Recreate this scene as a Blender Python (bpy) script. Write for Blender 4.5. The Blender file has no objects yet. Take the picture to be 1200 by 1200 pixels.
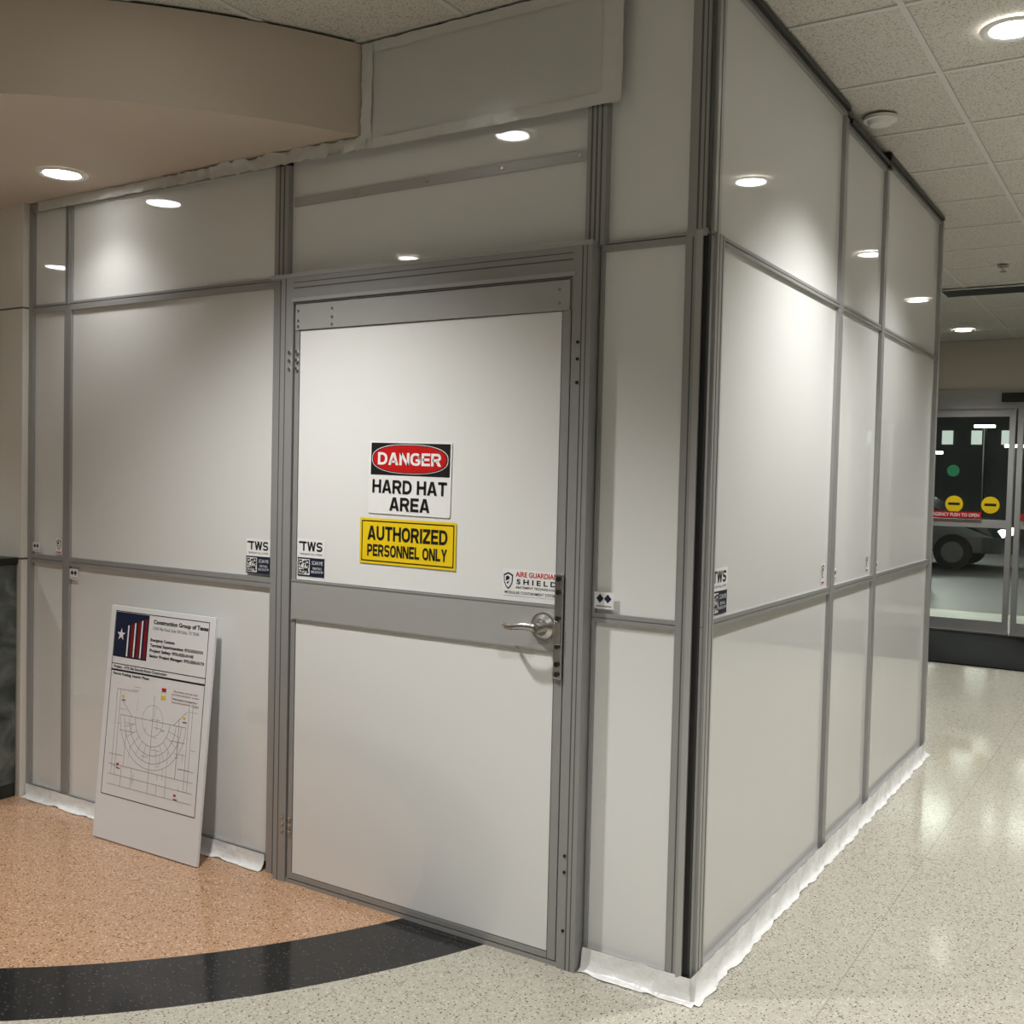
import bpy, bmesh, math, random
from mathutils import Vector, Matrix
random.seed(4)
scene=bpy.context.scene
COL=bpy.context.collection
# ---------------------------------------------------------------- materials
def newmat(name):
    m=bpy.data.materials.new(name);m.use_nodes=True
    return m,m.node_tree.nodes,m.node_tree.links,m.node_tree.nodes['Principled BSDF']
def pmat(name,col,rough=.5,metal=0,noise=0,nscale=8,bump=0,bscale=200,emit=0,coat=0,spec=.5,sample=False):
    m,n,l,b=newmat(name)
    b.inputs['Roughness'].default_value=rough;b.inputs['Metallic'].default_value=metal
    b.inputs['Coat Weight'].default_value=coat;b.inputs['Specular IOR Level'].default_value=spec
    tc=n.new('ShaderNodeTexCoord')
    nz=n.new('ShaderNodeTexNoise');nz.inputs['Scale'].default_value=nscale;nz.inputs['Detail'].default_value=3
    l.new(tc.outputs['Object'],nz.inputs['Vector'])
    mx=n.new('ShaderNodeMix');mx.data_type='RGBA'
    k=max(noise,.015)
    mx.inputs[6].default_value=(*[c*(1-k) for c in col],1);mx.inputs[7].default_value=(*[min(1,c*(1+k)) for c in col],1)
    l.new(nz.outputs['Fac'],mx.inputs[0]);l.new(mx.outputs[2],b.inputs['Base Color'])
    if emit:
        b.inputs['Emission Color'].default_value=(*col,1);b.inputs['Emission Strength'].default_value=emit
        if not sample: m.cycles.emission_sampling='NONE'
    if bump:
        n2=n.new('ShaderNodeTexNoise');n2.inputs['Scale'].default_value=bscale
        l.new(tc.outputs['Object'],n2.inputs['Vector'])
        bp=n.new('ShaderNodeBump');bp.inputs['Strength'].default_value=bump;bp.inputs['Distance'].default_value=.01
        l.new(n2.outputs['Fac'],bp.inputs['Height']);l.new(bp.outputs[0],b.inputs['Normal'])
    return m
PANEL=pmat('panel_white_satin',(.79,.795,.79),.07,noise=.02,nscale=1.5,bump=.03,bscale=1.6,spec=.75)
PANELG=pmat('panel_white_gloss',(.76,.765,.755),.03,noise=.02,nscale=1.5,bump=.05,bscale=1.3,spec=1.0)
ALU=pmat('aluminium_grey',(.34,.34,.335),.36,metal=.25,noise=.04,nscale=20)
ALU2=pmat('aluminium_light',(.44,.44,.435),.34,metal=.25,noise=.03,nscale=20)
ALUD=pmat('aluminium_shadow_groove',(.11,.11,.108),.5,metal=.2)
BLK=pmat('gasket_black',(.008,.008,.008),.5)
STEEL=pmat('brushed_steel',(.6,.59,.57),.25,metal=.95)
CREAM=pmat('painted_cream',(.56,.51,.43),.7,noise=.03,nscale=3)
SOFF=pmat('soffit_paint',(.58,.50,.42),.75,noise=.02,nscale=3)
HALL=pmat('hall_wall_paint',(.50,.49,.46),.6,noise=.05,nscale=2)
CLAD=pmat('cladding_cream_gloss',(.74,.72,.66),.14,noise=.02,nscale=2,spec=.7)
GRID=pmat('ceiling_grid_white',(.66,.65,.62),.5)
FILM=pmat('plastic_sheeting_mat',(.60,.60,.58),.2,noise=.05,nscale=6,bump=.12,bscale=9)
TAPEF=pmat('clear_tape_film',(.66,.66,.64),.20,noise=.05,nscale=20,bump=.25,bscale=30)
TAPE=pmat('white_tape',(.80,.80,.79),.25,noise=.06,nscale=30,bump=.35,bscale=40)
INKK=pmat('ink_black',(.012,.012,.012),.4)
INKG=pmat('ink_grey',(.30,.30,.30),.5)
NAVY=pmat('ink_navy',(.012,.018,.045),.35)
RED=pmat('ink_red',(.52,.010,.010),.35)
DRED=pmat('ink_dark_red',(.22,.010,.012),.35)
YEL=pmat('ink_yellow',(.85,.60,.01),.35)
WHT=pmat('sign_white',(.82,.82,.82),.35)
BOARD=pmat('foam_board_white',(.76,.76,.77),.45,noise=.01)
MATB=pmat('entrance_mat_black',(.008,.008,.008),.95,noise=.4,nscale=200,bump=.4,bscale=300,spec=.1)
DKM=pmat('dark_metal',(.03,.032,.03),.35,metal=.5)
ASPH=pmat('asphalt',(.08,.08,.078),.6,noise=.3,nscale=30)
CONC=pmat('concrete_night',(.36,.36,.33),.8,noise=.2,nscale=3)
CARP=pmat('car_paint_dark',(.03,.035,.04),.15,metal=.4,coat=.6)
CARP2=pmat('car_paint_silver',(.35,.36,.36),.2,metal=.5,coat=.6)
CARG=pmat('car_glass_dark',(.01,.012,.014),.05)
RUB=pmat('tyre_rubber',(.01,.01,.01),.8)
LENS=pmat('lamp_lens',(1,.98,.94),.4,emit=16)
TUBE=pmat('outdoor_lamp',(.94,1,.90),.4,emit=8)
WGLOW=pmat('added_window_glow',(.85,1,.88),.4,emit=.5)  # added glow patches on the distant building, brightening the view outside
TAIL=pmat('tail_lamp_red',(1,.03,.02),.3,emit=3)
TRIMW=pmat('downlight_trim',(.8,.79,.75),.35)
def marble():
    m,n,l,b=newmat('counter_dark_stone')
    tc=n.new('ShaderNodeTexCoord');nz=n.new('ShaderNodeTexNoise');nz.inputs['Scale'].default_value=5;nz.inputs['Detail'].default_value=8;nz.inputs['Distortion'].default_value=1.5
    r=n.new('ShaderNodeValToRGB');r.color_ramp.elements[0].position=.35;r.color_ramp.elements[0].color=(.035,.045,.042,1)
    r.color_ramp.elements[1].position=.7;r.color_ramp.elements[1].color=(.16,.18,.16,1)
    l.new(tc.outputs['Object'],nz.inputs['Vector']);l.new(nz.outputs['Fac'],r.inputs[0]);l.new(r.outputs[0],b.inputs['Base Color']);b.inputs['Roughness'].default_value=.2
    return m
STONE=marble()
def tilemat():
    m,n,l,b=newmat('acoustic_tile')
    tc=n.new('ShaderNodeTexCoord')
    nz=n.new('ShaderNodeTexNoise');nz.inputs['Scale'].default_value=150;nz.inputs['Detail'].default_value=2
    r=n.new('ShaderNodeValToRGB');r.color_ramp.elements[0].position=.36;r.color_ramp.elements[0].color=(.36,.33,.28,1)
    r.color_ramp.elements[1].position=.45;r.color_ramp.elements[1].color=(.64,.62,.57,1)
    bp=n.new('ShaderNodeBump');bp.inputs['Strength'].default_value=.2;bp.inputs['Distance'].default_value=.003
    l.new(tc.outputs['Object'],nz.inputs['Vector']);l.new(nz.outputs['Fac'],r.inputs[0]);l.new(r.outputs[0],b.inputs['Base Color'])
    l.new(nz.outputs['Fac'],bp.inputs['Height']);l.new(bp.outputs[0],b.inputs['Normal']);b.inputs['Roughness'].default_value=.9
    return m
TILE=tilemat()
CX,CY=-3.31,.97
def floormat():
    m,n,l,b=newmat('terrazzo_floor')
    tc=n.new('ShaderNodeTexCoord')
    sx=n.new('ShaderNodeSeparateXYZ');l.new(tc.outputs['Object'],sx.inputs[0])
    cb=n.new('ShaderNodeCombineXYZ');l.new(sx.outputs[0],cb.inputs[0]);l.new(sx.outputs[1],cb.inputs[1])
    ds=n.new('ShaderNodeVectorMath');ds.operation='DISTANCE';l.new(cb.outputs[0],ds.inputs[0]);ds.inputs[1].default_value=(CX,CY,0)
    def terr(scale,cols,seed):
        v=n.new('ShaderNodeTexVoronoi');v.inputs['Scale'].default_value=scale
        add=n.new('ShaderNodeVectorMath');add.inputs[1].default_value=(seed,seed,0);l.new(cb.outputs[0],add.inputs[0]);l.new(add.outputs[0],v.inputs['Vector'])
        s=n.new('ShaderNodeSeparateColor');l.new(v.outputs['Color'],s.inputs[0])
        r=n.new('ShaderNodeValToRGB');r.color_ramp.interpolation='CONSTANT'
        els=r.color_ramp.elements
        els[0].position=0;els[0].color=(*cols[0][1],1);els[1].position=cols[1][0];els[1].color=(*cols[1][1],1)
        for p,c in cols[2:]:
            e=els.new(p);e.color=(*c,1)
        l.new(s.outputs[0],r.inputs[0])
        lt=n.new('ShaderNodeMath');lt.operation='GREATER_THAN';lt.inputs[1].default_value=.5;l.new(v.outputs['Distance'],lt.inputs[0])
        mx=n.new('ShaderNodeMix');mx.data_type='RGBA';mx.inputs[7].default_value=(*cols[-1][1],1)
        l.new(lt.outputs[0],mx.inputs[0]);l.new(r.outputs[0],mx.inputs[6])
        return mx.outputs[2]
    light=terr(165,[(0,(.09,.075,.055)),(.08,(.27,.24,.18)),(.19,(.58,.56,.49)),(.32,(.39,.37,.305)),(.6,(.44,.42,.355))],0)
    orange=terr(150,[(0,(.15,.075,.04)),(.12,(.66,.47,.325)),(.28,(.37,.22,.13)),(.55,(.51,.32,.20)),(.7,(.47,.285,.175))],3)
    black=terr(165,[(0,(.07,.07,.07)),(.06,(.03,.03,.03)),(.4,(.011,.011,.012)),(.7,(.016,.016,.017))],7)
    def gt(x):
        g=n.new('ShaderNodeMath');g.operation='GREATER_THAN';g.inputs[1].default_value=x;l.new(ds.outputs['Value'],g.inputs[0]);return g.outputs[0]
    m1=n.new('ShaderNodeMix');m1.data_type='RGBA';l.new(gt(2.52),m1.inputs[0]);l.new(orange,m1.inputs[6]);l.new(black,m1.inputs[7])
    m2=n.new('ShaderNodeMix');m2.data_type='RGBA';l.new(gt(2.83),m2.inputs[0]);l.new(m1.outputs[2],m2.inputs[6]);l.new(light,m2.inputs[7])
    big=n.new('ShaderNodeTexNoise');big.inputs['Scale'].default_value=.8;l.new(cb.outputs[0],big.inputs['Vector'])
    mr=n.new('ShaderNodeMapRange');mr.inputs[3].default_value=.88;mr.inputs[4].default_value=1.08;l.new(big.outputs['Fac'],mr.inputs[0])
    wv=n.new('ShaderNodeMath');wv.operation='MODULO';wv.inputs[1].default_value=1.2
    ad=n.new('ShaderNodeMath');ad.operation='ADD';ad.inputs[1].default_value=12.86;l.new(sx.outputs[0],ad.inputs[0]);l.new(ad.outputs[0],wv.inputs[0])
    ls=n.new('ShaderNodeMath');ls.operation='LESS_THAN';ls.inputs[1].default_value=.005;l.new(wv.outputs[0],ls.inputs[0])
    dm=n.new('ShaderNodeMath');dm.operation='MULTIPLY_ADD';dm.inputs[1].default_value=-.2;dm.inputs[2].default_value=1;l.new(ls.outputs[0],dm.inputs[0])
    mm=n.new('ShaderNodeMath');mm.operation='MULTIPLY';l.new(dm.outputs[0],mm.inputs[0]);l.new(mr.outputs[0],mm.inputs[1])
    mul=n.new('ShaderNodeVectorMath');mul.operation='SCALE';l.new(m2.outputs[2],mul.inputs[0]);l.new(mm.outputs[0],mul.inputs['Scale'])
    l.new(mul.outputs[0],b.inputs['Base Color'])
    b.inputs['Roughness'].default_value=.12;b.inputs['Specular IOR Level'].default_value=.5
    return m
FLOOR=floormat()
def glassmat():
    m,n,l,b=newmat('door_glass')
    n.remove(b);o=n['Material Output']
    t=n.new('ShaderNodeBsdfTransparent');t.inputs[0].default_value=(.9,.94,.91,1)
    g=n.new('ShaderNodeBsdfGlossy');g.inputs['Roughness'].default_value=.01
    f=n.new('ShaderNodeFresnel');f.inputs[0].default_value=1.5
    mx=n.new('ShaderNodeMixShader');l.new(f.outputs[0],mx.inputs[0]);l.new(t.outputs[0],mx.inputs[1]);l.new(g.outputs[0],mx.inputs[2]);l.new(mx.outputs[0],o.inputs[0])
    return m
GLASS=glassmat()
# ---------------------------------------------------------------- bold sign lettering (strokes)
def rpath(pts,closed=False,seg=7):
    out=[];n=len(pts)
    for i,p in enumerate(pts):
        x,y=p[0],p[1];r=p[2] if len(p)>2 else 0
        if r<=0 or (not closed and i in(0,n-1)): out.append(Vector((x,y)));continue
        c=Vector((x,y));a=(Vector(pts[i-1][:2])-c).normalized();d=(Vector(pts[(i+1)%n][:2])-c).normalized()
        ang=a.angle(d);tl=r/math.tan(ang/2)
        p0=c+a*tl;p1=c+d*tl;cen=c+(a+d).normalized()*(r/math.sin(ang/2))
        v0=p0-cen;v1=p1-cen;tot=v0.angle_signed(v1)
        for k in range(seg+1):
            t=-tot*k/seg;out.append(cen+Vector((v0.x*math.cos(t)-v0.y*math.sin(t),v0.x*math.sin(t)+v0.y*math.cos(t))))
    return out
def ribbon(pts,w,closed=False):
    n=len(pts);L=[];R=[]
    for i in range(n):
        if closed: a=pts[i-1];c=pts[(i+1)%n]
        else: a=pts[max(i-1,0)];c=pts[min(i+1,n-1)]
        p=pts[i];d0=(p-a);d1=(c-p)
        if d0.length<1e-9: d0=d1
        if d1.length<1e-9: d1=d0
        d0=d0.normalized();d1=d1.normalized()
        n0=Vector((-d0.y,d0.x));n1=Vector((-d1.y,d1.x));m=(n0+n1).normalized();k=w/2/max(.4,m.dot(n0))
        L.append(p+m*k);R.append(p-m*k)
    q=[]
    for i in range(n if closed else n-1):
        j=(i+1)%n;q.append([R[i],R[j],L[j],L[i]])
    return q
def glyph(c):
    t=.2;l=.1;B=.1;T=.9
    def rb(p,cl=False): return ribbon(rpath(p,cl),t,cl)
    V=lambda *a:[Vector(p) for p in a]
    if c==' ': return .28,[]
    if c=='A':
        w=.84;m=w/2
        return w,[V((0,0),(.22,0),(m,.74),(m,1),(m-.13,1)),V((w,0),(m+.13,1),(m,1),(m,.74),(w-.22,0)),V((.2,.19),(w-.2,.19),(w-.2,.36),(.2,.36))]
    if c=='D': w=.78;r=w-.1;return w,rb([(l,B),(l,T),(r,T,.33),(r,B,.33)],True)
    if c=='O': w=.82;r=w-.1;return w,rb([(l,B,.3),(l,T,.3),(r,T,.3),(r,B,.3)],True)
    if c=='E': w=.68;return w,rb([(w,T),(l,T),(l,B),(w,B)])+rb([(l,.5),(w-.05,.5)])
    if c=='H': w=.78;r=w-.1;return w,rb([(l,0),(l,1)])+rb([(r,0),(r,1)])+rb([(l,.52),(r,.52)])
    if c=='G': w=.82;r=w-.1;return w,rb([(r,.70),(r,T,.26),(l,T,.3),(l,B,.3),(r,B,.18),(r,.43),(w*.52,.43)])
    if c=='I': return .2,rb([(l,0),(l,1)])
    if c=='L': w=.64;return w,rb([(l,1),(l,B),(w,B)])
    if c=='N': w=.8;r=w-.1;return w,rb([(l,0),(l,1)])+rb([(r,0),(r,1)])+[V((0,1),(w-.24,0),(w,0),(.24,1))]
    if c=='P': w=.74;r=w-.1;return w,rb([(l,0),(l,T),(r,T,.23),(r,.43,.23),(l,.43)])
    if c=='R': w=.80;r=w-.13;return w,rb([(l,0),(l,T),(r,T,.21),(r,.47,.21),(l,.47)])+[V((.34,.40),(w-.25,0),(w,0),(.58,.44))]
    if c=='S':
        w=.76;r=w-.1;t=.19
        return w,ribbon(rpath([(r,.76),(r,T,.13),(l,T,.19),(l,.51,.19),(r,.48,.19),(r,B,.19),(l,B,.13),(l,.24)]),t)
    if c=='T': w=.72;return w,rb([(0,T),(w,T)])+rb([(w/2,0),(w/2,.9)])
    if c=='U': w=.78;r=w-.1;return w,rb([(l,1),(l,B,.28),(r,B,.28),(r,1)])
    if c=='Y':
        w=.8;m=w/2;return w,[V((m-.1,0),(m+.1,0),(m+.1,.42),(m-.1,.42)),V((0,1),(m-.1,.42),(m,.42),(m,.62),(.24,1)),V((w,1),(w-.24,1),(m,.62),(m,.42),(m+.1,.42))]
    if c=='Z': w=.7;return w,rb([(0,T),(w,T)])+rb([(0,B),(w,B)])+[V((0,.2),(.25,.2),(w,.8),(w-.25,.8))]
    if c=='W':
        w=1.1;q=[]
        for a,b_ in((.1,.3),(.55,.3),(.55,.8),(1.0,.8)): q.append(V((b_-.1,0),(b_+.1,0),(a+.1,1),(a-.1,1)))
        return w,q
    return .3,[]
# ---------------------------------------------------------------- builder
_tc={}
def textgeo(body,bold):
    k=(body,bold)
    if k in _tc: return _tc[k]
    cu=bpy.data.curves.new('tmp','FONT');cu.body=body;cu.offset=bold;cu.align_x='CENTER';cu.resolution_u=4
    ob=bpy.data.objects.new('tmp',cu);COL.objects.link(ob);bpy.context.view_layer.update()
    me=bpy.data.meshes.new_from_object(ob.evaluated_get(bpy.context.evaluated_depsgraph_get()))
    vs=[v.co.copy() for v in me.vertices];fs=[tuple(p.vertices) for p in me.polygons]
    bpy.data.objects.remove(ob);bpy.data.curves.remove(cu);bpy.data.meshes.remove(me)
    _tc[k]=(vs,fs);return vs,fs
class MB:
    def __init__(s,M=None):
        s.v=[];s.f=[];s.mi=[];s.mats=[];s.M=M or Matrix.Identity(4);s.sm=[]
    def _m(s,mat):
        if mat not in s.mats: s.mats.append(mat)
        return s.mats.index(mat)
    def add(s,vs,fs,mat,smooth=False):
        o=len(s.v);s.v+=[s.M@Vector(v) for v in vs];i=s._m(mat)
        for f in fs: s.f.append([o+j for j in f]);s.mi.append(i);s.sm.append(smooth)
    def box(s,x0,x1,y0,y1,z0,z1,mat):
        vs=[(x,y,z) for x in(x0,x1) for y in(y0,y1) for z in(z0,z1)]
        fs=[(0,1,3,2),(4,6,7,5),(0,4,5,1),(2,3,7,6),(0,2,6,4),(1,5,7,3)]
        s.add(vs,fs,mat)
    def bbox(s,x0,x1,y0,y1,z0,z1,mat,bv=.003):
        bm=bmesh.new();bmesh.ops.create_cube(bm,size=1)
        for v in bm.verts: v.co=Vector(((x0+x1)/2+v.co.x*(x1-x0),(y0+y1)/2+v.co.y*(y1-y0),(z0+z1)/2+v.co.z*(z1-z0)))
        bmesh.ops.bevel(bm,geom=bm.edges[:],offset=bv,segments=2,affect='EDGES',profile=.6)
        bm.verts.index_update()
        s.add([v.co.copy() for v in bm.verts],[[v.index for v in f.verts] for f in bm.faces],mat);bm.free()
    def quad(s,u0,u1,v0,v1,n,mat):
        s.add([(u0,v0,n),(u1,v0,n),(u1,v1,n),(u0,v1,n)],[(0,1,2,3)],mat)
    def poly(s,pts,n,mat): s.add([(a,b,n) for a,b in pts],[tuple(range(len(pts)))],mat)
    def rrect(s,u0,u1,v0,v1,r,n,mat,seg=6):
        p=[]
        for cx,cy,a0 in((u1-r,v0+r,-90),(u1-r,v1-r,0),(u0+r,v1-r,90),(u0+r,v0+r,180)):
            for i in range(seg+1):
                a=math.radians(a0+90*i/seg);p.append((cx+r*math.cos(a),cy+r*math.sin(a)))
        s.poly(p,n,mat)
    def ell(s,cx,cy,a,b,n,mat,seg=40,e=1):
        def f(t): return math.copysign(abs(t)**e,t)
        s.poly([(cx+a*f(math.cos(t*2*math.pi/seg)),cy+b*f(math.sin(t*2*math.pi/seg))) for t in range(seg)],n,mat)
    def line(s,p,q,w,n,mat):
        d=Vector(q)-Vector(p);
        if d.length==0:return
        k=Vector((-d.y,d.x)).normalized()*w/2;p=Vector(p);q=Vector(q)
        s.poly([tuple(p-k),tuple(q-k),tuple(q+k),tuple(p+k)],n,mat)
    def arc(s,cx,cy,r,a0,a1,w,n,mat,seg=24):
        for i in range(seg):
            t0=math.radians(a0+(a1-a0)*i/seg);t1=math.radians(a0+(a1-a0)*(i+1)/seg)
            s.line((cx+r*math.cos(t0),cy+r*math.sin(t0)),(cx+r*math.cos(t1),cy+r*math.sin(t1)),w,n,mat)
    def frame(s,u0,u1,v0,v1,w,n,mat):
        s.quad(u0,u1,v0,v0+w,n,mat);s.quad(u0,u1,v1-w,v1,n,mat);s.quad(u0,u0+w,v0+w,v1-w,n,mat);s.quad(u1-w,u1,v0+w,v1-w,n,mat)
    def text(s,body,u0,u1,v0,v1,n,mat,bold=.0):
        vs,fs=textgeo(body,bold)
        ax=min(v.x for v in vs);bx=max(v.x for v in vs);ay=min(v.y for v in vs);by=max(v.y for v in vs)
        s.add([(u0+(v.x-ax)/(bx-ax)*(u1-u0),v0+(v.y-ay)/(by-ay)*(v1-v0),n) for v in vs],fs,mat)
    def btext(s,body,u0,u1,v0,v1,n,mat,gap=.09):
        x=0;P=[]
        for c in body:
            w,q=glyph(c)
            for p in q: P.append([(x+a.x,a.y) for a in p])
            x+=w+gap
        x-=gap
        for p in P: s.poly([(u0+a/x*(u1-u0),v0+b*(v1-v0)) for a,b in p],n,mat)
    def cyl(s,c,ax,r,h,mat,seg=24,r2=None,smooth=False):
        r2=r if r2 is None else r2
        ax=Vector(ax).normalized();a=ax.orthogonal().normalized();b=ax.cross(a);c=Vector(c)
        vs=[c+r*(math.cos(t)*a+math.sin(t)*b) for t in[2*math.pi*i/seg for i in range(seg)]]+[c+ax*h+r2*(math.cos(t)*a+math.sin(t)*b) for t in[2*math.pi*i/seg for i in range(seg)]]
        s.add(vs,[(i,(i+1)%seg,seg+(i+1)%seg,seg+i) for i in range(seg)],mat,True)
        s.add(vs[:seg],[tuple(range(seg))[::-1]],mat);s.add(vs[seg:],[tuple(range(seg))],mat)
    def finish(s,name,parent=None):
        me=bpy.data.meshes.new(name);me.from_pydata([tuple(v) for v in s.v],[],s.f)
        for m in s.mats: me.materials.append(m)
        for p,i,sm in zip(me.polygons,s.mi,s.sm): p.material_index=i;p.use_smooth=sm
        me.update();ob=bpy.data.objects.new(name,me);COL.objects.link(ob)
        if parent: ob.parent=parent
        return ob
def empty(name,loc=(0,0,0)):
    e=bpy.data.objects.new(name,None);e.empty_display_size=.1;COL.objects.link(e);return e
def FR(ox,oy,oz): # front wall frame: u=+x v=+z n=-y
    return Matrix(((1,0,0,ox),(0,0,-1,oy),(0,1,0,oz),(0,0,0,1)))
def RR(ox,oy,oz): # right wall frame: u=+y v=+z n=+x
    return Matrix(((0,0,1,ox),(1,0,0,oy),(0,1,0,oz),(0,0,0,1)))
# ---------------------------------------------------------------- room shell
H=2.965
b=MB();b.box(-6.6,5.6,-6.6,8.8,-.1,0,FLOOR);b.finish('floor')
b=MB();b.box(-6.6,5.6,-6.6,8.8,H+.004,H+.1,TILE)
x=.371-.61*11
while x<5.6:
    b.box(x-.010,x+.010,-6.6,8.6,H-.002,H+.004,GRID);x+=.61
y=.577-.61*11
while y<8.6:
    b.box(-6.6,5.6,y-.010,y+.010,H-.001,H+.004,GRID);y+=.61
b.finish('ceiling')
b=MB();b.box(-6.7,-6.6,-6.6,8.8,0,H,HALL);b.finish('wall_left')
b=MB();b.box(5.6,5.7,-6.6,8.8,0,H,HALL);b.finish('wall_right')
b=MB();b.box(-6.6,5.6,-6.7,-6.6,0,H,HALL);b.finish('wall_near')
b=MB();b.box(-6.6,-1.9,8.65,8.8,0,H,CREAM);b.box(1.9,5.6,8.65,8.8,0,H,CREAM);b.box(-1.9,1.9,8.65,8.8,2.47,H,CREAM);b.finish('wall_back')
# soffit
b=MB();R=2.27;N=48;a0=math.asin(-(CY+.012)/R);a1=-math.pi-a0
P=[(CX+R*math.cos(a0+(a1-a0)*i/N),CY+R*math.sin(a0+(a1-a0)*i/N)) for i in range(N+1)]
b.add([(x,y,2.65) for x,y in P]+[(x,y,H-.006) for x,y in P],[(i,i+1,N+2+i,N+1+i) for i in range(N)],SOFF,True)
b.add([(x,y,2.65) for x,y in P],[tuple(range(N+1))],SOFF)
b.finish('ceiling_soffit')
# wall section left of the partition (clad column)
b=MB()
b.box(-6.6,-3.20,-.04,.10,0,H,CLAD)
for z in(1.075,2.19): b.box(-6.6,-3.1995,-.0405,.1,z-.004,z+.004,ALUD)
b.finish('wall_column')
b=MB();b.bbox(-5.2,-3.225,-.17,-.044,.06,1.05,STONE,.006);b.bbox(-5.2,-3.215,-.19,-.044,1.05,1.08,DKM,.004);b.box(-5.2,-3.23,-.15,-.044,0,.07,DKM)
b.bbox(-3.25,-3.215,-.19,-.16,.07,1.05,DKM,.004)
b.finish('service_counter')
# ---------------------------------------------------------------- partition (front)
def panel_bay(b,M,u0,u1,v0,v1,fw,n_f=.006,n_p=-.006,fb=None,ft=None,mat=None):
    fb=fb or fw;ft=ft or fw
    b.M=M
    b.box(u0+fw*.6,u1-fw*.6,v0+fb*.6,v1-ft*.6,-.03,n_p,mat or PANEL)
    b.box(u0,u0+fw,v0,v1,-.04,n_f,ALU);b.box(u1-fw,u1,v0,v1,-.04,n_f,ALU)
    b.box(u0+fw,u1-fw,v0,v0+fb,-.04,n_f,ALU);b.box(u0+fw,u1-fw,v1-ft,v1,-.04,n_f,ALU)
F0=FR(0,0,0);R0=RR(0,0,0)
e=empty('wall_front');EF=e
b=MB()
for u0,u1 in((-3.195,-2.925),(-2.925,-1.67)):
    panel_bay(b,F0,u0,u1,.03,1.076,.022,fb=.03,ft=.016,mat=PANELG)
    panel_bay(b,F0,u0,u1,1.078,2.19,.022,fb=.02,ft=.024,mat=PANELG)
    panel_bay(b,F0,u0,u1,2.193,2.63,.022,fb=.010,ft=.02,mat=PANELG)
panel_bay(b,F0,-.338,-.058,.04,1.076,.010,fb=.02,ft=.013)
panel_bay(b,F0,-.338,-.058,1.078,2.19,.010,fb=.013,ft=.02)
panel_bay(b,F0,-.338,-.05,2.193,H-.01,.014,fb=.008,ft=.012,mat=PANELG)
b.finish('framed_panels',e)
b=MB()
b.M=F0
def post(b,u0,u1,v0,v1,n,grooves=1):
    b.box(u0,u1,v0,v1,-.04,n,ALU)
    for g in range(grooves):
        c=u0+(u1-u0)*(g+1)/(grooves+1);b.box(c-.003,c+.003,v0,v1,n-.001,n+.0006,ALUD)
post(b,-2.938,-2.912,2.19,2.63,.012,1)
post(b,-2.948,-2.905,.03,2.19,.007,0)
post(b,-3.198,-3.175,.0,2.63,.012,0)
post(b,-1.675,-1.612,2.19,2.60,.02,2)
post(b,-.385,-.32,2.19,2.62,.025,3)
b.box(-1.612,-.385,2.19,2.66,-.03,-.004,PANELG)
b.box(-1.612,-.385,2.19,2.205,-.03,.004,ALU)
b.box(-1.60,-.39,2.452,2.484,-.004,.003,ALU2)
for x in(-1.3,-1.0,-.7,-.42): b.M=Matrix.Identity(4);b.cyl((x,-.003,2.468),(0,-1,0),.006,.003,STEEL,10);b.M=F0
b.box(-3.195,-1.612,2.625,2.645,-.04,.012,ALU)
b.M=Matrix.Identity(4)
b.box(-.062,-.030,-.014,.05,.0,2.19,ALU);b.box(-.044,-.040,-.0146,.0,.0,2.19,ALUD)
b.box(-.030,-.012,-.018,.05,.0,2.20,ALU2);b.box(-.012,.004,-.010,.04,.0,2.19,BLK)
b.box(-.062,-.0,-.016,.05,2.185,2.205,ALU)
b.box(-.05,-.006,-.014,.05,2.2,H-.01,ALU);b.box(-.034,-.028,-.0146,.0,2.2,H-.01,ALUD);b.box(-.018,-.014,-.0146,.0,2.2,H-.01,ALUD);b.box(-.006,.002,-.009,.04,2.2,H-.01,ALUD)
b.finish('posts_and_rails',e)
def tws(M,w,h,name,parent):
    b=MB(M);b.quad(0,w,0,h,.0006,WHT)
    b.btext('TWS',w*.12,w*.92,h*.68,h*.93,.0012,INKK)
    b.quad(w*.04,w*.30,h*.885,h*.93,.0014,INKK)
    b.text('TEMPORARY WALL SYSTEMS',w*.08,w*.92,h*.57,h*.62,.0012,INKK)
    b.quad(0,w,0,h*.5,.0009,NAVY);b.quad(w*.04,w*.46,h*.04,h*.46,.0014,WHT)
    g=13;rnd=random.Random(7)
    for i in range(g):
        for j in range(g):
            corner=(i<4 and j<4) or (i<4 and j>8) or (i>8 and j>8)
            on=rnd.random()<.5
            if corner:
                a=min(i,12-i);c=min(j,12-j);on=(a in(0,3) or c in(0,3)) and not(a==1 and c==1) or (a==1 and c==1)
            if on:
                u=w*.06+w*.38*i/g;v=h*.06+h*.38*j/g
                b.quad(u,u+w*.38/g,v,v+h*.38/g,.0018,INKK)
    b.text('SCAN ME',w*.54,w*.94,h*.32,h*.42,.0014,WHT);b.text('RENTALS\n800.555.0199',w*.52,w*.95,h*.1,h*.26,.0014,WHT)
    return b.finish(name,parent)
def shield_pts(cx,cy,w,h):
    p=[(cx-w/2,cy+h*.35),(cx,cy+h*.5),(cx+w/2,cy+h*.35),(cx+w*.45,cy-h*.1),(cx+w*.25,cy-h*.35),(cx,cy-h*.5),(cx-w*.25,cy-h*.35),(cx-w*.45,cy-h*.1)]
    return p[::-1]
def shield(b,cx,cy,w,h):
    b.poly(shield_pts(cx,cy,w,h),.0012,NAVY);b.poly(shield_pts(cx,cy,w*.78,h*.8),.0016,WHT)
    b.poly(shield_pts(cx-w*.06,cy+h*.05,w*.4,h*.5),.002,NAVY)
    b.line((cx-w*.3,cy-h*.1),(cx+w*.32,cy+h*.12),h*.09,.0024,WHT)
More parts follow.
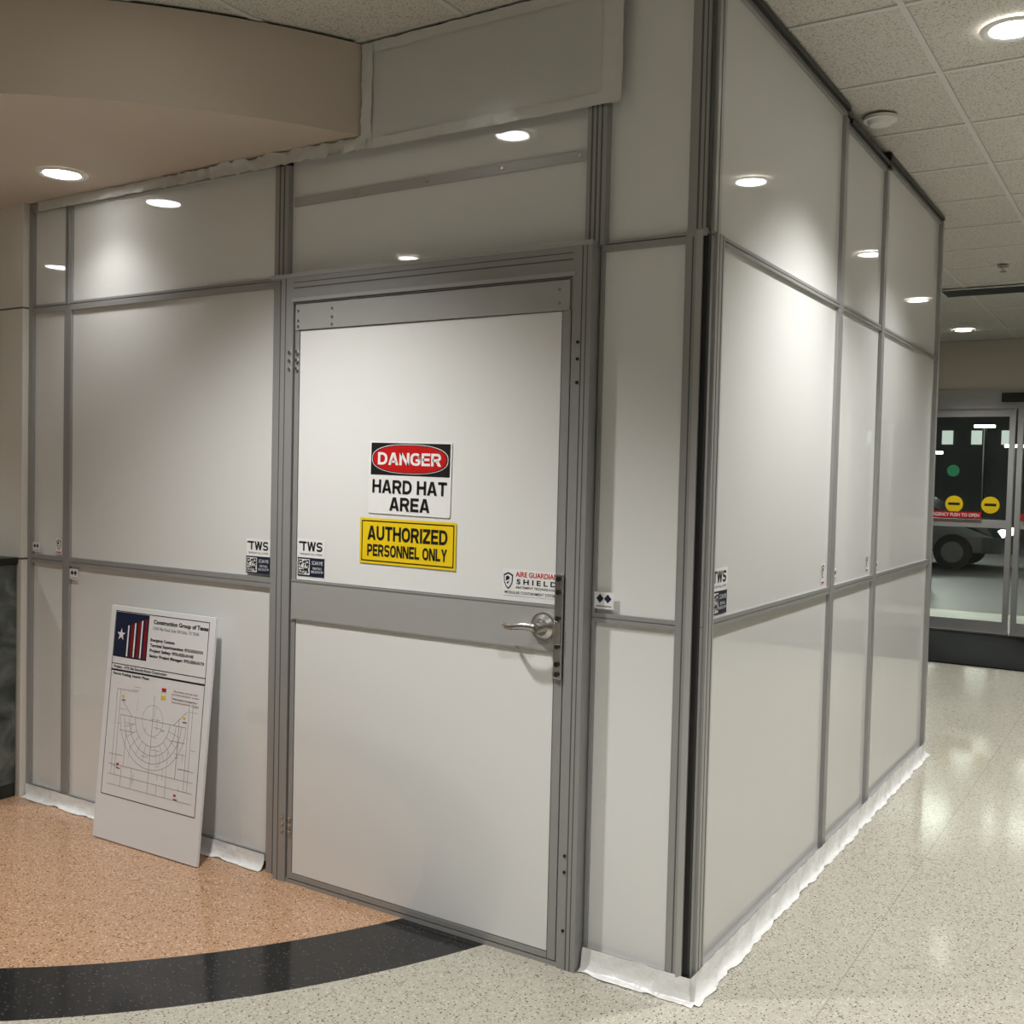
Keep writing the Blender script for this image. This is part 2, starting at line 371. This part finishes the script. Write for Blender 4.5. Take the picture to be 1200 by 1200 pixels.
def diamonds(M,w,h,name,parent):
    b=MB(M);b.quad(0,w,0,h,.0006,WHT)
    for c in(.3,.7): b.poly([(w*c,h*.35),(w*(c+.19),h*.62),(w*c,h*.9),(w*(c-.19),h*.62)],.0012,NAVY)
    b.quad(w*.1,w*.9,h*.12,h*.2,.0012,INKG);return b.finish(name,parent)
def smallshield(M,w,h,name,parent):
    b=MB(M);b.quad(0,w,0,h,.0006,WHT);shield(b,w*.5,h*.6,w*.8,h*.7);b.quad(w*.1,w*.9,h*.05,h*.12,.0012,RED);return b.finish(name,parent)
tws(FR(-1.815,-.0072,1.108),.125,.13,'tws_label',e)
diamonds(FR(-.33,-.0075,1.105),.065,.05,'diamond_label',e)
diamonds(FR(-3.165,-.0062,1.11),.05,.04,'diamond_label_b',e)
smallshield(FR(-2.995,-.0062,1.11),.04,.065,'shield_label',e)
diamonds(FR(-2.895,-.0062,1.005),.055,.045,'diamond_label_c',e)
# ---------------------------------------------------------------- partition (side)
e=empty('wall_side');ES=e
b=MB()
ys=[.004,1.353,2.043,3.306];tops=[H-.025,H-.062,H-.025]
for i in range(3):
    u0,u1=ys[i],ys[i+1]
    panel_bay(b,R0,u0,u1,.03,1.076,.022 if i else .028,fb=.02,ft=.013,mat=PANELG)
    panel_bay(b,R0,u0,u1,1.078,2.19,.022 if i else .028,fb=.013,ft=.010,mat=PANELG)
    panel_bay(b,R0,u0,u1,2.193,tops[i],.022,fb=.010,ft=.02,mat=PANELG)
b.M=R0
b.box(.03,.085,.0,2.2,-.04,.014,ALU2);b.box(.045,.049,.0,2.2,.012,.0146,ALUD);b.box(.07,.074,.0,2.2,.012,.0146,ALUD)
b.box(.002,.03,.0,2.19,-.04,.004,BLK)
b.box(.008,.055,2.2,H-.01,-.04,.012,ALU2)
b.box(.028,.034,2.2,H-.01,.0,.0126,ALUD)
for u in ys[1:3]: b.box(u-.024,u+.024,.02,H-.05,-.04,.009,ALU)
b.box(3.285,3.325,.0,H-.03,-.04,.014,ALU)
for i in range(3): b.box(ys[i]+.03,ys[i+1],tops[i],tops[i]+.018,-.05,.020,DKM)
b.box(.05,3.306,H-.02,H-.003,-.05,-.02,BLK)
b.box(2.02,2.06,H-.07,H-.003,-.05,.022,BLK)
b.finish('framed_panels_side',e)
b=MB();b.box(-3.2,-.05,3.27,3.30,.0,H-.03,PANEL);b.finish('wall_rear')
tws(RR(-.0052,.105,1.098),.13,.14,'tws_label_side',e)
smallshield(RR(-.0055,1.24,1.105),.05,.08,'shield_label_side',e)
diamonds(RR(-.0055,1.40,1.11),.06,.045,'diamond_label_side',e)
smallshield(RR(-.0055,1.93,1.11),.05,.07,'shield_label_side_b',e)
diamonds(RR(-.0055,2.09,1.10),.06,.045,'diamond_label_side_b',e)
# ---------------------------------------------------------------- door
e=empty('door_1')
b=MB(FR(0,0,0))
b.box(-1.67,-1.608,.0,2.19,-.03,.025,ALU);b.box(-1.640,-1.636,.0,2.19,.024,.0256,ALUD)
b.box(-1.605,-1.545,.0,2.185,-.03,.055,ALU);b.box(-1.585,-1.581,.0,2.185,.054,.0556,ALUD)
b.box(-.405,-.342,.0,2.185,-.03,.055,ALU);b.box(-.375,-.371,.0,2.185,.054,.0556,ALUD);b.box(-.36,-.357,.0,2.185,.054,.0556,ALUD)
b.box(-1.545,-.405,2.092,2.185,-.03,.055,ALU)
b.box(-1.545,-.405,2.145,2.149,.054,.0556,ALUD);b.box(-1.545,-.405,2.165,2.168,.054,.0556,ALUD)
b.box(-1.66,-.342,2.186,2.20,-.03,.055,ALU2)
b.box(-1.55,-.395,2.098,2.110,.05,.060,ALU2);b.box(-1.545,-.405,2.093,2.097,.05,.0556,ALUD)
b.box(-1.545,-.405,0,.014,-.02,.05,ALU)
b.finish('door_frame',e)
b=MB(FR(0,0,0))
n=.05
b.box(-1.538,-.412,.018,2.092,.02,.044,ALU)
b.box(-1.535,-.415,1.998,2.088,.044,n+.004,ALU2)
b.box(-1.538,-1.518,.018,1.998,.044,n,ALU);b.box(-.440,-.412,.018,1.998,.044,n,ALU)
b.box(-1.518,-.44,.018,.036,.044,n,ALU)
b.box(-1.535,-.415,.965,1.105,.044,n+.004,ALU2)
b.box(-1.535,-.415,1.100,1.106,.048,n+.006,ALU);b.box(-1.535,-.415,.964,.970,.048,n+.006,ALU)
b.box(-1.515,-.443,.04,.962,.044,.048,PANEL)
b.box(-1.515,-.443,1.108,1.995,.044,.048,PANEL)
b.box(-.442,-.440,.018,1.998,.044,.0506,ALUD)
b.finish('door_leaf',e)
b=MB()
for x,z in((-1.52,2.065),(-1.52,2.03),(-1.52,2.01),(-1.36,2.065),(-1.36,2.035),(-1.36,2.01),(-.45,2.06),(-.45,2.02)):
    b.cyl((x,-n-.004,z),(0,-1,0),.005,.003,STEEL,10)
for x0 in(-1.56,-1.525):
    for z in(1.92,1.89,1.86,.24,.215,.19): b.cyl((x0,-.05,z),(0,-1,0),.006,.009,STEEL,10)
for z in(1.85,1.78,1.9,.35,.3,.12): b.cyl((-.383,-.055,z),(0,-1,0),.005,.003,DKM,10)
b.finish('rivets',e)
b=MB()
b.bbox(-.437,-.408,-.063,-.051,.885,1.205,STEEL,.003)
for z in(.90,.93,.985,1.07,1.15,1.19): b.cyl((-.4225,-.063,z),(0,-1,0),.008,.006,DKM,12)
b.bbox(-.433,-.412,-.070,-.063,.99,1.06,STEEL,.003)
b.cyl((-.475,-.054,1.04),(0,-1,0),.044,.010,STEEL,32);b.cyl((-.475,-.064,1.04),(0,-1,0),.038,.014,STEEL,32,.026)
b.cyl((-.475,-.07,1.04),(0,-1,0),.015,.045,STEEL,20)
vs=[];fs=[];SEG=14
for i in range(15):
    t=i/14;x=-.470-.130*t;y=-.112+.010*math.sin(t*math.pi)*-1+(.018*max(0,t-.8)/.2);z=1.040+.004*math.sin(t*6)
    ry=.0095*(1-.25*t);rz=.0125*(1-.2*t)*(1 if t<.97 else .6)
    for k in range(SEG):
        a=2*math.pi*k/SEG;vs.append((x,y+ry*math.cos(a),z+rz*math.sin(a)))
for i in range(14):
    for k in range(SEG):
        fs.append((i*SEG+k,i*SEG+(k+1)%SEG,(i+1)*SEG+(k+1)%SEG,(i+1)*SEG+k))
fs.append(tuple(range(SEG)));fs.append(tuple(range(14*SEG,15*SEG))[::-1])
b.add(vs,fs,STEEL,True)
b.finish('lever_handle',e)
tws(FR(-1.510,-.0485,1.122),.128,.133,'tws_label_door',e)
b=MB(FR(-.635,-.0485,1.125));w,h=.205,.082
b.quad(0,w,0,h,.0006,WHT);shield(b,w*.11,h*.55,w*.17,h*.66)
b.text('AIRE GUARDIAN',w*.24,w*.98,h*.72,h*.92,.0012,RED,.02);b.text('S H I E L D',w*.26,w*.96,h*.44,h*.64,.0012,INKK,.03)
b.text('ABATEMENT TECHNOLOGIES',w*.24,w*.98,h*.28,h*.37,.0012,INKK,.01);b.text('MODULAR CONTAINMENT SYSTEM',w*.05,w*.95,h*.06,h*.17,.0012,INKK,.01)
b.finish('containment_label',e)
# signs
M=FR(-1.186,-.0495,1.36)@Matrix.Rotation(math.radians(-.8),4,'Z')
b=MB(M);w,h=.345,.245
b.rrect(0,w,0,h,.008,.0015,WHT)
b.add([(0,0,0),(w,0,0),(w,h,0),(0,h,0)],[(3,2,1,0)],WHT)
b.quad(.008,w-.006,h*.535,h-.006,.002,INKK)
b.ell(w/2,h*.76,w*.463,h*.20,.0026,WHT,64,.8);b.ell(w/2,h*.76,w*.455,h*.192,.0031,INKK,64,.8);b.ell(w/2,h*.76,w*.443,h*.182,.0036,RED,64,.8)
b.btext('DANGER',w*.115,w*.885,h*.675,h*.845,.0042,WHT,.08)
b.btext('HARD HAT',w*.05,w*.955,h*.285,h*.47,.0026,INKK,.08)
b.btext('AREA',w*.27,w*.76,h*.05,h*.235,.0026,INKK,.08)
b.finish('danger_sign')
M=FR(-1.22,-.0495,1.188)@Matrix.Rotation(math.radians(-.3),4,'Z')
b=MB(M);w,h=.405,.155
b.quad(0,w,0,h,.0015,YEL);b.frame(.008,w-.008,.008,h-.008,.004,.002,INKK)
b.btext('AUTHORIZED',w*.085,w*.915,h*.52,h*.83,.0024,INKK,.08);b.btext('PERSONNEL ONLY',w*.085,w*.915,h*.17,h*.43,.0024,INKK,.08)
b.finish('authorized_personnel_sign')
# ---------------------------------------------------------------- leaning site board
o=Vector((-2.505,-.165,.0));u=Vector((1,.02,0)).normalized();v=Vector((-.03,.105,.925))
L=v.length;v.normalize();nn=u.cross(v).normalized()
o=o+Vector((0,0,.004))
M=Matrix(((u.x,v.x,nn.x,o.x),(u.y,v.y,nn.y,o.y),(u.z,v.z,nn.z,o.z),(0,0,0,1)))
b=MB(M);W=.605
b.bbox(0,W,0,L,-.012,0,BOARD,.0015)
k=.0006
x0,x1=.03,W-.03;y0=.175
b.frame(x0,x1,y0,L-.02,.003,k,INKK)
b.quad(x0,x1,L-.235,L-.232,k,INKK);b.quad(x0,x1,L-.262,L-.255,k,INKK)
fx,fy=.034,L-.205
b.quad(fx,fx+.20,fy,fy+.18,k,NAVY)
for i,c in enumerate((WHT,DRED,WHT,DRED,WHT,DRED)):
    b.poly([(fx+.078+i*.02,fy+.006),(fx+.078+(.008 if i%2==0 else .016)+i*.02,fy+.006),(fx+.078+(.008 if i%2==0 else .016)+i*.02,fy+.13+i*.007),(fx+.078+i*.02,fy+.13+i*.006)],k*2,c)
b.poly([(fx+.04+.026*math.cos(math.radians(90+36*i))*(1 if i%2==0 else .4),fy+.09+.026*math.sin(math.radians(90+36*i))*(1 if i%2==0 else .4)) for i in range(10)],k*2,WHT)
b.text('Construction Group of Texas',.26,.57,L-.060,L-.038,k,INKK,.04);b.text('12345 Main Road, Suite 100 Dallas, TX 75240',.26,.52,L-.080,L-.066,k,INKK)
for i,(t,wd) in enumerate((('Emergency Contacts:',.14),('Terminal Superintendent: 972-555-0101',.30),('Project Safety: 972-555-0145',.25),('Senior Project Manager: 972-555-0173',.31))):
    b.text(t,.25,.25+wd,L-.128-.021*i,L-.112-.021*i,k,INKK,.04)
b.text('Project:   ATR Site Security Room Construction',.045,.36,L-.253,L-.239,k,INKK,.03)
b.text('Permit Posting: Interim Phase',.045,.26,L-.281,L-.267,k,INKK,.03)
cx,cy=.30,.50
for r in(.19,.165,.135,.10): b.arc(cx,cy,r,180,360,.0016,k,INKG)
b.arc(cx,cy,.06,0,360,.0012,k,INKG)
for i in range(13):
    a=math.radians(180+15*i);b.line((cx+.10*math.cos(a),cy+.10*math.sin(a)),(cx+.165*math.cos(a),cy+.165*math.sin(a)),.0012,k,INKG)
for p,q in(((.06,.30),(.55,.30)),((.06,.26),(.55,.26)),((.08,.26),(.08,.60)),((.10,.26),(.10,.60)),((.50,.26),(.50,.60)),((.52,.26),(.52,.60)),((.08,.60),(.20,.60)),((.40,.60),(.52,.60)),((.11,.50),(.49,.50)),((.11,.44),(.2,.44)),((.41,.44),(.49,.44)),((.06,.22),(.55,.22)),((.2,.22),(.2,.30)),((.3,.22),(.3,.30)),((.4,.22),(.4,.30)),((.15,.3),(.15,.44)),((.45,.3),(.45,.44)),((.11,.56),(.18,.50)),((.49,.56),(.42,.50)),((.3,.3),(.3,.6)),((.14,.22),(.14,.3)),((.35,.22),(.35,.26)),((.06,.34),(.14,.34)),((.46,.34),(.55,.34))):
    b.line(p,q,.0018,k,INKG)
rnd=random.Random(3)
for i in range(40):
    xx=rnd.uniform(.07,.53);yy=rnd.uniform(.215,.62)
    if i%2: b.line((xx,yy),(min(.55,xx+rnd.uniform(.02,.06)),yy),.0012,k,INKG)
    else: b.line((xx,yy),(xx,min(.63,yy+rnd.uniform(.02,.05))),.0012,k,INKG)
for xx,yy,m in((.11,.30,RED),(.45,.235,RED),(.11,.57,YEL),(.47,.53,YEL)): b.quad(xx,xx+.014,yy,yy+.008,k*2,m);b.quad(xx,xx+.022,yy-.013,yy-.009,k*2,DRED)
for i,m in enumerate((RED,YEL)):
    b.quad(.34,.365,L-.312-.03*i,L-.298-.03*i,k*2,m);b.text('Access route for\nconstruction crew',.40,.55,L-.318-.03*i,L-.298-.03*i,k,DRED)
b.quad(.45,.4512,.3,.53,k*2,DRED)
b.finish('site_plan_board')
# ---------------------------------------------------------------- tape / plastic
def skirt(name,path,nrm,prof,seed,mat=TAPE,step=.012,amp=.0022,parent=None):
    rnd=random.Random(seed);vs=[];fs=[];m=len(prof)
    tot=(Vector(path[1])-Vector(path[0])).length;N=int(tot/step);nr=Vector(nrm)
    ph=[rnd.uniform(0,6) for _ in range(4)]
    w=0
    for i in range(N+1):
        t=i/N;p=Vector(path[0]).lerp(Vector(path[1]),t);s=t*tot
        w=.8*w+.2*rnd.uniform(-1,1)*3
        for j,(n_,z_) in enumerate(prof):
            ww=amp*(w+math.sin(s*23+ph[0]+j)+.7*math.sin(s*61+ph[1]+2*j)+.5*rnd.uniform(-1,1))*(.5+j/m)
            vs.append(p+nr*max(.0145,n_+ww*1.3)+Vector((0,0,z_+abs(ww)*(.5 if z_<.02 else .9))))
    for i in range(N):
        for j in range(m-1): fs.append((i*m+j,i*m+j+1,(i+1)*m+j+1,(i+1)*m+j))
    b=MB();b.add(vs,fs,mat,True);return b.finish(name,parent)
prof=[(.015,.058),(.016,.042),(.018,.022),(.022,.008),(.030,.003),(.042,.0015)]
skirt('base_tape_a',((-3.19,0,0),(-1.69,0,0)),(0,-1,0),prof,1,parent=EF)
prof2=[(.016,.068),(.018,.050),(.021,.028),(.026,.010),(.034,.004),(.046,.0015)]
skirt('base_tape_b',((-.335,0,0),(.035,0,0)),(0,-1,0),prof2,2,parent=EF)
skirt('base_tape_c',((0,-.03,0),(0,3.32,0)),(1,0,0),prof2,3,parent=ES)
def sheet(b,u0,u1,v0,v1,n,mat,amp,nu,nv,seed,ed=.002):
    rnd=random.Random(seed);vs=[];fs=[]
    for i in range(nu+1):
        for j in range(nv+1):
            edge=(i in(0,nu)) or (j in(0,nv))
            vs.append((u0+(u1-u0)*i/nu+(rnd.uniform(-1,1)*ed if edge else 0),v0+(v1-v0)*j/nv+(rnd.uniform(-1,1)*ed if edge else 0),n+amp*(rnd.uniform(0,1))))
    for i in range(nu):
        for j in range(nv): a=i*(nv+1)+j;fs.append((a,a+nv+1,a+nv+2,a+1))
    b.add(vs,fs,mat,True)
b=MB(F0);t=H-.01
sheet(b,-1.255,-.315,2.615,t,.030,FILM,.002,16,6,5)
sheet(b,-1.26,-.285,2.597,2.632,.033,TAPEF,.002,50,2,6)
sheet(b,-.335,-.27,2.60,t,.033,TAPEF,.002,2,22,7)
sheet(b,-1.262,-1.215,2.60,t,.033,TAPEF,.006,3,26,8)
sheet(b,-1.26,-.3,t-.035,t,.033,TAPEF,.002,40,2,9)
b.finish('plastic_sheeting')
b=MB(F0)
sheet(b,-3.12,-1.26,2.606,2.647,.018,TAPEF,.007,90,3,10)
sheet(b,-2.3,-1.24,2.600,2.645,.028,TAPEF,.014,60,3,11,.006)
b.finish('soffit_edge_tape')
# ---------------------------------------------------------------- downlights
def downlight(x,y,z,W,size=112,blend=.8):
    e=empty('recessed_downlight');e.location=(x,y,z)
    b=MB();N=40;prof=[(.098,0),(.094,-.006),(.080,-.007),(.074,-.003),(.070,-.003)]
    vs=[(r*math.cos(2*math.pi*i/N),r*math.sin(2*math.pi*i/N),h) for i in range(N) for r,h in prof];m=len(prof)
    b.add(vs,[(i*m+j,((i+1)%N)*m+j,((i+1)%N)*m+j+1,i*m+j+1) for i in range(N) for j in range(m-1)],TRIMW,True)
    b.finish('trim_ring',e)
    b=MB();b.ell(0,0,.0705,.0705,-.0032,LENS);b.finish('lens',e)
    if W:
        ld=bpy.data.lights.new('lamp','SPOT');ld.energy=W;ld.spot_size=math.radians(size);ld.spot_blend=blend;ld.shadow_soft_size=.06;ld.color=(1,.985,.955)
        lo=bpy.data.objects.new('lamp',ld);COL.objects.link(lo);lo.parent=e;lo.location=(0,0,-.03)
for a in((-1.327,-1.015,205),(-3.33,-2.85,200),(.640,.905,170),(.661,2.171,90),(.548,4.08,175),(.63,5.95,165),(2.6,1.0,225),(2.6,4.2,230),
          (.7,-1.5,175),(2.6,-2.5,0),(.7,-4.4,250),(-1.4,-4.0,0),(-.6,7.8,120)):  # row's first lamp added to light door and corner, last to brighten entrance
    downlight(a[0],a[1],H-.004,a[2])
downlight(-2.63,-.24,2.649,15,120,1.0);downlight(-4.4,-.93,2.649,95)
# ceiling fittings
b=MB();b.cyl((.085,1.54,H-.005),(0,0,-1),.065,.014,TRIMW,32);b.cyl((.085,1.54,H-.019),(0,0,-1),.052,.016,TRIMW,32,.04);b.finish('smoke_detector')
b=MB()
b.box(-.42,.34,5.56,5.86,H-.012,H-.005,GRID)
for i in range(5): b.box(-.40,.32,5.58+i*.055,5.62+i*.055,H-.016,H-.012,BLK)
b.finish('air_vent')
b=MB();b.cyl((.12,4.8,H-.005),(0,0,-1),.035,.008,STEEL,20);b.cyl((.12,4.8,H-.013),(0,0,-1),.012,.03,STEEL,12);b.cyl((.12,4.8,H-.043),(0,0,-1),.022,.003,STEEL,16);b.finish('sprinkler_head')
# ---------------------------------------------------------------- entrance
e=empty('door_2')
b=MB()
yb=8.62
b.box(-1.9,1.9,yb,yb+.12,2.28,2.47,ALU2);b.box(-.35,.35,yb-.04,yb,2.34,2.43,BLK)
b.box(-1.9,1.9,yb,yb+.12,0,.02,STEEL)
for x in(-1.9,-1.16,-.275,-.20,.62,1.4,1.85): b.box(x,x+.05,yb+.01,yb+.08,.02,2.28,ALU2)
for x in(-1.85,-1.11,-.15,.67):
    w_=(.74 if x<-1.5 else .84)
    b.box(x,x+w_,yb+.02,yb+.07,1.08,1.16,ALU2);b.box(x,x+w_,yb+.02,yb+.07,.02,.14,ALU2);b.box(x,x+w_,yb+.02,yb+.07,2.2,2.28,ALU2)
b.finish('frame',e)
b=MB();b.quad(-1.88,1.88,.03,2.28,0,GLASS);g=b.finish('glass',e);g.matrix_world=FR(0,yb+.045,0)
b=MB(FR(0,yb-.002,0))
for x in(-.76,-.42,.15,.5): b.ell(x,1.31,.085,.085,.0,YEL,28);b.quad(x-.055,x+.055,1.30,1.325,.001,INKK)
b.quad(-1.10,-.50,1.17,1.235,.0,RED);b.text('IN EMERGENCY PUSH TO OPEN',-1.08,-.52,1.185,1.22,.001,WHT,.02)
b.quad(-.14,.5,1.17,1.235,.0,RED);b.ell(-.78,1.65,.06,.06,.0,pmat('sticker_green',(.02,.16,.07),.4),24)
b.finish('safety_stickers',e)
b=MB();b.bbox(-2.2,2.4,6.55,8.58,.001,.012,MATB,.004);b.finish('entrance_mat')
# ---------------------------------------------------------------- outside
b=MB();b.box(-14,14,8.8,34,-.12,-.02,ASPH);b.box(-14,14,8.8,10.6,-.02,0,CONC);b.finish('street_ground')
e=empty('canopy')
b=MB();b.box(-14,14,8.85,20,3.3,3.5,CONC)
for y in(11.5,15,18.5): b.box(-14,14,y-.15,y+.15,3.05,3.3,CONC)
b.finish('canopy_structure',e)
b=MB()
for x in(-4.2,-3.0,-1.8,-.6,.6,2.0):
    for y in(10.3,13.2,17): b.box(x-.35,x+.35,y-.05,y+.05,3.22,3.3,TUBE)
b.finish('canopy_lamps',e)
for x in(-4.6,-2.05,.8,4):
    b=MB();b.cyl((x,13.2,-.02),(0,0,1),.20,3.3,CONC,24);b.cyl((x,13.2,-.02),(0,0,1),.26,.5,CONC,24);b.finish('concrete_column')
for x,y,z in((-4.9,22,2.2),(-4.2,23,3.0),(-3.4,21.5,1.9),(-2.7,24,2.6),(-5.6,25,3.4),(-6.3,24,2.4),(-1.9,23,2.1)):
    b=MB();b.cyl((x,y,-.02),(0,0,1),.05,z+.3,DKM,12);b.box(x-.22,x+.22,y-.09,y+.09,z+.28,z+.34,TUBE);b.finish('street_lamp')
def car(x,y,paint,flip=1):
    e=empty('parked_car')
    body=[(-2.2,.32),(-2.25,.62),(-2.15,.88),(-1.55,.95),(-1.0,1.36),(-.3,1.46),(.55,1.42),(1.25,1.0),(2.05,.85),(2.22,.6),(2.2,.32)]
    m=MB(Matrix.Translation((x,y,-.02))@Matrix.Diagonal((flip,1,1,1)))
    vs=[];k=len(body)
    for yy,s in((-.86,.93),(-.9,1),(.9,1),(.86,.93)):
        for a,z in body:
            tp=max(0,(z-.95))*.35
            vs.append((a*s if z<.9 else a,yy*(1-tp),z))
    fs=[(j*k+i,j*k+(i+1)%k,(j+1)*k+(i+1)%k,(j+1)*k+i) for j in range(3) for i in range(k)]+[tuple(range(k))[::-1],tuple(range(3*k,4*k))]
    m.add(vs,fs,paint);
    for s in(-1,1):
        yy=.905*s
        m.add([(-1.4,yy,.97),(-.95,yy*.92,1.31),(-.05,yy*.9,1.38),(-.05,yy,.97)],[(0,1,2,3)],CARG)
        m.add([(.03,yy,.97),(.03,yy*.9,1.38),(.5,yy*.91,1.34),(1.1,yy,.98)],[(0,1,2,3)],CARG)
        for cx in(-1.35,1.4):
            m.cyl((cx,.80*s,.32),(0,s,0),.32,.13,RUB,28);m.cyl((cx,.925*s,.32),(0,s,0),.19,.012,ALUD,20)
    for s in(-.6,.6):
        m.box(-2.28,-2.2,s-.18,s+.18,.66,.78,TAIL);m.box(2.14,2.22,s-.18,s+.18,.62,.74,TUBE)
    m.finish('body',e)
car(-3.6,18.2,CARP);car(-8.8,18.4,CARP2);car(3.0,17.6,CARP2)
b=MB();b.box(-14,14,30,30.3,-.1,6,pmat('night_building',(.05,.055,.052),.8,noise=.5,nscale=1))
rnd=random.Random(9)
for i in range(34):
    for j in range(3):
        if rnd.random()<.35: b.box(-13.5+i*.8,-13.2+i*.8,29.95,30,1.2+j*1.5,1.6+j*1.5,WGLOW)
b.finish('distant_building')
for x,y in((-2,11.8),(-3.5,20)):
    ld=bpy.data.lights.new('canopy_lamp_light','POINT');ld.energy=420;ld.color=(.95,1,.92);ld.shadow_soft_size=.3
    lo=bpy.data.objects.new('canopy_lamp_light',ld);COL.objects.link(lo);lo.location=(x,y,2.8);lo.parent=bpy.data.objects['canopy']
# ---------------------------------------------------------------- world + camera
w=bpy.data.worlds.new('world');scene.world=w;w.use_nodes=True
w.node_tree.nodes['Background'].inputs[0].default_value=(.01,.012,.018,1);w.node_tree.nodes['Background'].inputs[1].default_value=.5
cd=bpy.data.cameras.new('camera');co=bpy.data.objects.new('camera',cd);COL.objects.link(co);scene.camera=co
cd.sensor_fit='HORIZONTAL';cd.sensor_width=36;cd.lens=36*1220.9/1200;cd.clip_start=.05;cd.clip_end=100
yaw,pit,rol=.56543,-.03554,.02349
Fv=Vector((-math.sin(yaw)*math.cos(pit),math.cos(yaw)*math.cos(pit),math.sin(pit)))
Ra=Vector((math.cos(yaw),math.sin(yaw),0));Ua=Ra.cross(Fv)
Rv=Ra*math.cos(rol)+Ua*math.sin(rol);Uv=-Ra*math.sin(rol)+Ua*math.cos(rol)
co.matrix_world=Matrix(((Rv.x,Uv.x,-Fv.x,1.1321),(Rv.y,Uv.y,-Fv.y,-2.7868),(Rv.z,Uv.z,-Fv.z,1.5),(0,0,0,1)))
scene.view_settings.view_transform='Standard'
scene.view_settings.exposure=0
